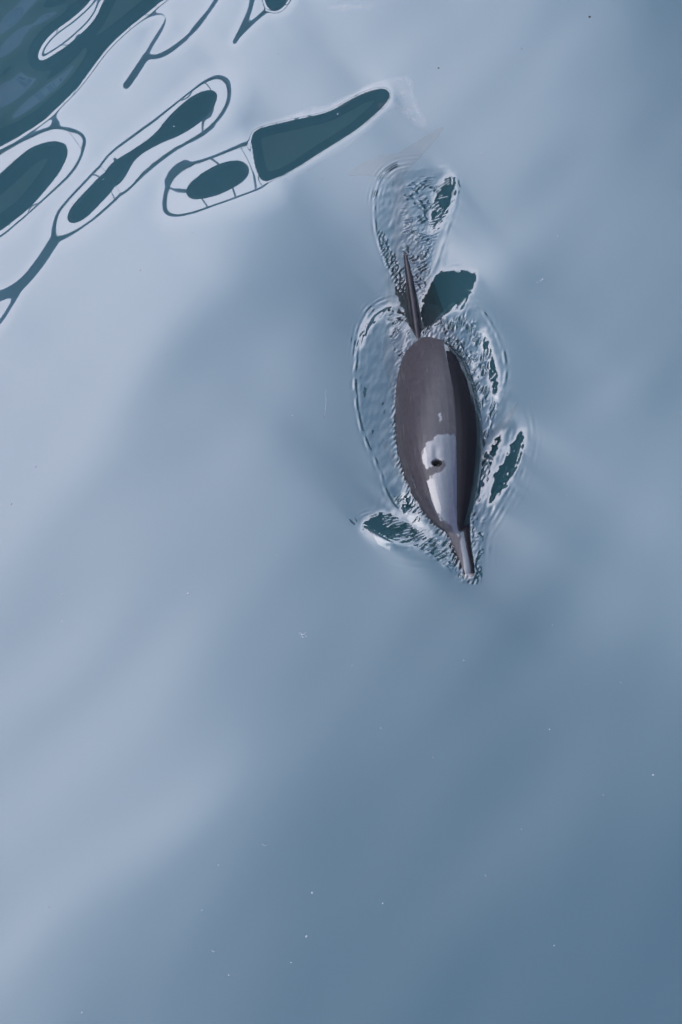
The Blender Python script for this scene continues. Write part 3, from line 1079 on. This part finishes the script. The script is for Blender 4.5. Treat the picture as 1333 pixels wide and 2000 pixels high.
RIDGE_U = np.interp(pv_, [640, 690, 760, 840, 900, 940, 990, 1040, 1060, 1100, 1140], [862, 870, 886, 891, 889, 885, 887, 897, 911, 917, 922])
FILM = [(869, 846), (900, 852), (925, 900), (925, 960), (905, 1030), (897, 1047), (886, 1036), (870, 1015), (852, 1002), (839, 986), (833, 966), (833, 945), (843, 929), (856, 922), (868, 916), (870, 904), (862, 897), (850, 893), (846, 908), (838, 918), (826, 908), (824, 888), (832, 868), (838, 864), (848, 858), (856, 850)]
wu, wv = pu + 2.2 * pnoise(3, 16, 16), pv_ + 2.2 * pnoise(4, 14, 14)
lu = seg_dist(wu, wv, FILM, True)
inn = inside(wu, wv, FILM)
film = np.clip(.5 + np.where(inn, lu, -lu) / 2.0, 0, 1)
for sp in ([(857, 808), (861, 806), (863, 817), (861, 825), (858, 815)], [(802, 928), (807, 934), (814, 952), (810, 953), (804, 940)],
           [(826, 956), (830, 962), (846, 992), (866, 1018), (860, 1017), (840, 992)], [(806, 975), (812, 980), (836, 1012), (862, 1036), (856, 1036), (828, 1012)]):
    ds = seg_dist(pu + .8 * pnoise(5, 9, 9), pv_, sp, True); ii = inside(pu + .8 * pnoise(5, 9, 9), pv_, sp)
    film = np.maximum(film, np.clip(.6 + np.where(ii, ds, -ds) / 1.6, 0, 1))
# smooth flank right of the ridge, its shade painted into the colour; top of the beak
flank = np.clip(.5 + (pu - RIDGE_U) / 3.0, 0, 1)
BT = [(902, 1046), (911, 1034), (914, 1060), (917, 1095), (919, 1120), (908, 1121), (904, 1085), (899, 1058)]
bd = seg_dist(pu, pv_, BT, True); bi = inside(pu, pv_, BT)
beak = np.clip(.5 + np.where(bi, bd, -bd) / 2.0, 0, 1)
vattr('film', np.where(above, np.maximum(film, beak), 0))
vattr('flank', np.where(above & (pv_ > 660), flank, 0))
pale = np.clip((pv_ - 1119) / 5, 0, 1) * (P[:, 2] > -.1) * (P[:, 1] < unproj(900, 1100)[1])
belly = np.clip(-Np[:, 2] * 1.5 - .1, 0, 1)
vattr('pale', np.maximum(pale, belly))
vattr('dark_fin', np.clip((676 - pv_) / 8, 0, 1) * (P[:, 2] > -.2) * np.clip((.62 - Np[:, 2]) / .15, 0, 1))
vattr('pit', np.where(above, np.clip(1.5 - e1, 0, 1), 0))
bme.name = 'dolphin'

m = bpy.data.materials.new('dolphin_skin')
m.use_nodes = True
t = m.node_tree
b = t.nodes['Principled BSDF']


def at(n_):
    a = t.nodes.new('ShaderNodeAttribute'); a.attribute_name = n_
    return a.outputs['Fac']


def mixc(fac, A, B, typ='RGBA'):
    x = t.nodes.new('ShaderNodeMix'); x.data_type = typ
    for nm, val in (('Factor', fac), ('A', A), ('B', B)):
        if isinstance(val, bpy.types.NodeSocket): t.links.new(val, x.inputs[nm])
        elif typ == 'RGBA' and nm != 'Factor': x.inputs[nm].default_value = (*val, 1)
        else: x.inputs[nm].default_value = val
    return x.outputs['Result']


c_ = t.nodes.new('ShaderNodeTexCoord')
mp = t.nodes.new('ShaderNodeMapping'); mp.inputs['Scale'].default_value = (1, .3, 1)
t.links.new(c_.outputs['Object'], mp.inputs['Vector'])
n1 = t.nodes.new('ShaderNodeTexNoise'); n1.inputs['Scale'].default_value = 45; n1.inputs['Detail'].default_value = 7; n1.inputs['Distortion'].default_value = 1.2
t.links.new(mp.outputs[0], n1.inputs['Vector'])
n2 = t.nodes.new('ShaderNodeTexNoise'); n2.inputs['Scale'].default_value = 9; n2.inputs['Detail'].default_value = 4; n2.inputs['Distortion'].default_value = 2.5
t.links.new(c_.outputs['Object'], n2.inputs['Vector'])
n3 = t.nodes.new('ShaderNodeTexNoise'); n3.inputs['Scale'].default_value = 14; n3.inputs['Detail'].default_value = 2; n3.inputs['Distortion'].default_value = 4.5
t.links.new(c_.outputs['Object'], n3.inputs['Vector'])
sw = t.nodes.new('ShaderNodeValToRGB')       # thin dark swirls of the water film
for k_, (p_, c3) in enumerate(((.47, 0), (.50, 1), (.53, 0))):
    e_ = sw.color_ramp.elements[k_] if k_ < 2 else sw.color_ramp.elements.new(p_)
    e_.position = p_; e_.color = (c3, c3, c3, 1)
t.links.new(n3.outputs['Fac'], sw.inputs['Fac'])
mp2 = t.nodes.new('ShaderNodeMapping'); mp2.inputs['Scale'].default_value = (1, .10, .6); mp2.inputs['Rotation'].default_value = (0, 0, .14)
t.links.new(c_.outputs['Object'], mp2.inputs['Vector'])
n4 = t.nodes.new('ShaderNodeTexNoise'); n4.inputs['Scale'].default_value = 70; n4.inputs['Detail'].default_value = 3
t.links.new(mp2.outputs[0], n4.inputs['Vector'])
ln = t.nodes.new('ShaderNodeMapRange'); ln.inputs['From Min'].default_value = .60; ln.inputs['From Max'].default_value = .72
t.links.new(n4.outputs['Fac'], ln.inputs['Value'])
r1 = t.nodes.new('ShaderNodeMapRange'); r1.inputs['From Min'].default_value = .3; r1.inputs['From Max'].default_value = .7
t.links.new(n1.outputs['Fac'], r1.inputs['Value'])
base = mixc(r1.outputs[0], (0.050, 0.040, 0.043), (0.092, 0.075, 0.078))
r2 = t.nodes.new('ShaderNodeMapRange'); r2.inputs['From Min'].default_value = .35; r2.inputs['From Max'].default_value = .65; r2.inputs['To Max'].default_value = .7
t.links.new(n2.outputs['Fac'], r2.inputs['Value'])
base = mixc(r2.outputs[0], base, (0.066, 0.056, 0.060))
mm = t.nodes.new('ShaderNodeMath'); mm.operation = 'MULTIPLY'; mm.inputs[1].default_value = .35
t.links.new(ln.outputs[0], mm.inputs[0])
base = mixc(mm.outputs[0], base, (0.20, 0.17, 0.17))
mm = t.nodes.new('ShaderNodeMath'); mm.operation = 'MULTIPLY'; mm.inputs[1].default_value = .45
t.links.new(sw.outputs['Color'], mm.inputs[0])
base = mixc(mm.outputs[0], base, (0.04, 0.034, 0.036))
base = mixc(at('flank'), base, (0.014, 0.012, 0.017))  # shaded, dark-mirroring side of the back, painted into the skin colour
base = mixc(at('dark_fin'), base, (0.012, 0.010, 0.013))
base = mixc(at('pale'), base, (0.55, 0.47, 0.42))
base = mixc(at('pit'), base, (0.004, 0.004, 0.005))  # black painted into the pit for the shade inside it
t.links.new(base, b.inputs['Base Color'])
b.inputs['Roughness'].default_value = .55
b.inputs['Specular IOR Level'].default_value = .3
smooth = t.nodes.new('ShaderNodeMath'); smooth.operation = 'MAXIMUM'
t.links.new(at('film'), smooth.inputs[0]); t.links.new(at('flank'), smooth.inputs[1])
t.links.new(mixc(smooth.outputs[0], .17, 1.0, 'FLOAT'), b.inputs['Coat Weight'])
t.links.new(mixc(smooth.outputs[0], .30, .06, 'FLOAT'), b.inputs['Coat Roughness'])
b.inputs['Coat IOR'].default_value = 2.25
bp = t.nodes.new('ShaderNodeBump'); bp.inputs['Distance'].default_value = .001; bp.inputs['Strength'].default_value = .4
t.links.new(n1.outputs['Fac'], bp.inputs['Height'])
t.links.new(bp.outputs[0], b.inputs['Normal'])
bme.materials.clear(); bme.materials.append(m)
M_SKIN = m

dol = empty('dolphin', unproj(855, 800, 0.0))
tag(dol, 'grey dolphin swimming towards us, back and beak breaking the calm blue water', 'dolphin')
body = bpy.data.objects.new('body', bme)
COL.objects.link(body)
body.parent = dol
body.matrix_parent_inverse = dol.matrix_world.inverted() if False else __import__('mathutils').Matrix.Translation(-dol.location)

def ell(name, c, r, m_, parent, n=12):
    b_ = bmesh.new(); bmesh.ops.create_uvsphere(b_, u_segments=n * 2, v_segments=n, radius=1)
    for v in b_.verts: v.co = Vector((v.co.x * r[0], v.co.y * r[1], v.co.z * r[2]))
    me_ = bpy.data.meshes.new(name); b_.to_mesh(me_); b_.free(); me_.materials.append(m_)
    me_.polygons.foreach_set('use_smooth', [True] * len(me_.polygons))
    o = bpy.data.objects.new(name, me_); COL.objects.link(o)
    o.parent = parent
    o.location = Vector(c) - (parent.location if parent else Vector((0, 0, 0)))
    return o


M_BLACK = mat('blowhole_black', (.003, .003, .004), .6, .2, .2, 40)
pc = unproj(853.5, 903.5, .112)
ell('blowhole', pc, (.019, .014, .006), M_BLACK, dol)  # black plug standing in for the dark inside the hole
for uu, vv, zz in ((834, 1012, -.03), (925, 1003, -.03)):
    ell('eye', unproj(uu, vv, zz), (.009, .010, .009), M_BLACK, dol)


# ------------------------------------------------------------------ bits floating on the water
def at_water(u, v, dz=0.0):
    p = unproj(u, v, 0)
    for _ in range(4):
        p = unproj(u, v, water_z(p[0], p[1]))
    return Vector((p[0], p[1], water_z(p[0], p[1]) + dz))


M_FOAM = mat('foam', (.5, .52, .54), .5, .5, .1, 300)
M_BIT = mat('dark_weed', (.05, .045, .04), .6, .3, .3, 300)


def blob(name, p, r, m_, seed, parent=None):
    b_ = bmesh.new(); bmesh.ops.create_icosphere(b_, subdivisions=2, radius=1)
    rr = random.Random(seed)
    for v_ in b_.verts:
        k_ = 1 + rr.uniform(-.3, .3)
        v_.co = Vector((v_.co.x * r * k_, v_.co.y * r * k_ * rr.uniform(.8, 1.3), v_.co.z * r * .45))
    me_ = bpy.data.meshes.new(name); b_.to_mesh(me_); b_.free(); me_.materials.append(m_)
    o = bpy.data.objects.new(name, me_); COL.objects.link(o)
    o.location = p; o.rotation_euler = (0, 0, rr.uniform(0, 6))
    if parent: o.parent = parent
    return o


SPECK = [(1091, 461), (1236, 629), (1107, 967), (1079, 1221), (1179, 1553), (1074, 1425), (846, 1480), (748, 1765), (949, 1711), (599, 1829), (395, 1778),
         (368, 1159), (122, 1214), (123, 1162), (404, 1072), (377, 455), (630, 350), (275, 527), (1161, 657), (1188, 1118), (744, 1422), (569, 1880), (1083, 1847),
         (571, 812), (22, 985), (70, 912), (232, 1476), (1276, 1514), (540, 1085), (688, 1300), (447, 1905), (96, 1772), (1019, 1620), (1212, 1333), (906, 1290), (330, 690),
         (160, 1978), (427, 1690), (610, 1744), (1150, 250), (942, 300), (1020, 95), (505, 60), (442, 60), (340, 247), (316, 243), (185, 346), (203, 350), (143, 398), (426, 353),
         (660, 223), (662, 6), (545, 105), (1290, 90), (1240, 780), (700, 1160)]
proto = {}
for i, (u, v) in enumerate(SPECK):
    r = random.Random(i).choice([.0022, .0026, .0032, .0040])
    if r not in proto: o = proto[r] = blob('foam_speck', at_water(u, v), r, M_FOAM, i)
    else:
        o = proto[r].copy(); COL.objects.link(o); o.location = at_water(u, v); o.rotation_euler = (0, 0, i)
    tag(o, 'tiny white speck of foam floating on the open water', 'foam speck', 'foam specks scattered over the water')
for u, v, lb in ((1152, 33, 'small dark bit of weed floating near the upper right corner of the water'),
                 (857, 133, 'tiny dark bit of weed floating above the wake, right of the long dark reflection')):
    tag(blob('weed_bit', at_water(u, v, .001), .006 if u > 1000 else .004, M_BIT, int(u)), lb, 'weed')
# feathery white fleck and two threads
fk = empty('foam_fleck', at_water(592, 1240))
tag(fk, 'largest white foam fleck, ragged and curled, on open water below the dolphin', 'foam fleck')
for k, (du_, dv_, r) in enumerate(((-6, -3, .0035), (-2, 0, .0045), (0, 4, .0035), (5, -4, .003), (7, 3, .0025), (3, -1, .003))):
    p = at_water(592 + du_, 1240 + dv_) - fk.location
    blob('foam', p, r, M_FOAM, 50 + k, fk)
fk = empty('foam_fleck', at_water(1055, 549))
tag(fk, 'small broken white foam fleck right of the dorsal fin', 'foam fleck')
for k, (du_, dv_, r) in enumerate(((-5, 3, .003), (1, 0, .003), (5, -3, .005))):
    blob('foam', at_water(1055 + du_, 549 + dv_) - fk.location, r, M_FOAM, 60 + k, fk)
for pts, lb in (([(638, 761), (635, 770), (638, 782), (636, 798), (634, 817)], 'thin pale thread floating upright in the picture left of the wake'),
                ([(512, 1648), (516, 1652), (521, 1652), (527, 1649)], 'short curved pale thread floating on the lower open water'),
                ([(414, 1857), (418, 1860), (424, 1859)], 'tiny pale thread floating low on the left water')):
    P_ = [at_water(u, v, .0008) for u, v in pts]
    vs_, fs_ = tube_mesh('t', [p - P_[0] for p in P_], .0011, 5)
    o = mesh_obj('floating_thread', vs_, fs_, M_FOAM); o.location = P_[0]
    tag(o, lb, 'thread')


# pale translucent ribbons just under the surface round the end of the long reflection
m = bpy.data.materials.new('pale_streak'); m.use_nodes = True
t = m.node_tree; t.nodes.clear()
o_ = t.nodes.new('ShaderNodeOutputMaterial'); df = t.nodes.new('ShaderNodeBsdfDiffuse'); df.inputs['Color'].default_value = (.62, .55, .50, 1)
tr = t.nodes.new('ShaderNodeBsdfTransparent'); ms = t.nodes.new('ShaderNodeMixShader')
a_ = t.nodes.new('ShaderNodeAttribute'); a_.attribute_name = 'thick'
c_ = t.nodes.new('ShaderNodeTexCoord'); n_ = t.nodes.new('ShaderNodeTexNoise'); n_.inputs['Scale'].default_value = 9; n_.inputs['Detail'].default_value = 3; n_.inputs['Distortion'].default_value = 1
t.links.new(c_.outputs['Object'], n_.inputs['Vector'])
r_n = t.nodes.new('ShaderNodeMapRange'); r_n.inputs['From Min'].default_value = .25; r_n.inputs['From Max'].default_value = .75; r_n.inputs['To Max'].default_value = .7
t.links.new(n_.outputs['Fac'], r_n.inputs['Value'])
mu = t.nodes.new('ShaderNodeMath'); mu.operation = 'MULTIPLY'
t.links.new(a_.outputs['Fac'], mu.inputs[0]); t.links.new(r_n.outputs[0], mu.inputs[1])
t.links.new(mu.outputs[0], ms.inputs[0]); t.links.new(tr.outputs[0], ms.inputs[1]); t.links.new(df.outputs[0], ms.inputs[2])
t.links.new(ms.outputs[0], o_.inputs['Surface'])
vs_, fs_, al = [], [], []
for pts, wd in (([(550, 226), (600, 213), (650, 200), (700, 176), (740, 156), (772, 147), (796, 150)], 7), ([(790, 140), (800, 152), (804, 180), (815, 212), (834, 246)], 9),
                ([(735, 202), (760, 196), (785, 206), (806, 226), (834, 244)], 9), ([(770, 150), (786, 170), (796, 200), (808, 225)], 14),
                ([(640, 4), (670, 9), (705, 7), (745, 0)], 7), ([(560, 345), (600, 322), (650, 292), (700, 262), (740, 225)], 6)):
    P_ = smooth_poly(pts, closed=False)
    n_p = len(P_)
    base_i = len(vs_)
    for i, (u, v) in enumerate(P_):
        a = P_[max(0, i - 1)]; b = P_[min(n_p - 1, i + 1)]
        dx, dy = b[0] - a[0], b[1] - a[1]; l_ = math.hypot(dx, dy) + 1e-6
        for k_ in (-1, -.5, 0, .5, 1):
            w_ = wd * (1.2 + .4 * math.sin(i * 1.3))
            p = at_water(u - dy / l_ * w_ * k_, v + dx / l_ * w_ * k_, -.02 - .004 * math.sin(i * .7) - .006 * abs(k_))
            vs_.append(p); al.append((1 - abs(k_)) * min(1, i / 4, (n_p - 1 - i) / 4))
    for i in range(n_p - 1):
        for k_ in range(4):
            q = base_i + i * 5 + k_
            fs_.append((q, q + 1, q + 6, q + 5))
o = mesh_obj('pale_streak', vs_, fs_, m)
at_ = o.data.attributes.new('thick', 'FLOAT', 'POINT'); at_.data.foreach_set('value', al)
tag(o, 'faint pale streaks under the surface round the long dark reflection', kind='stuff')
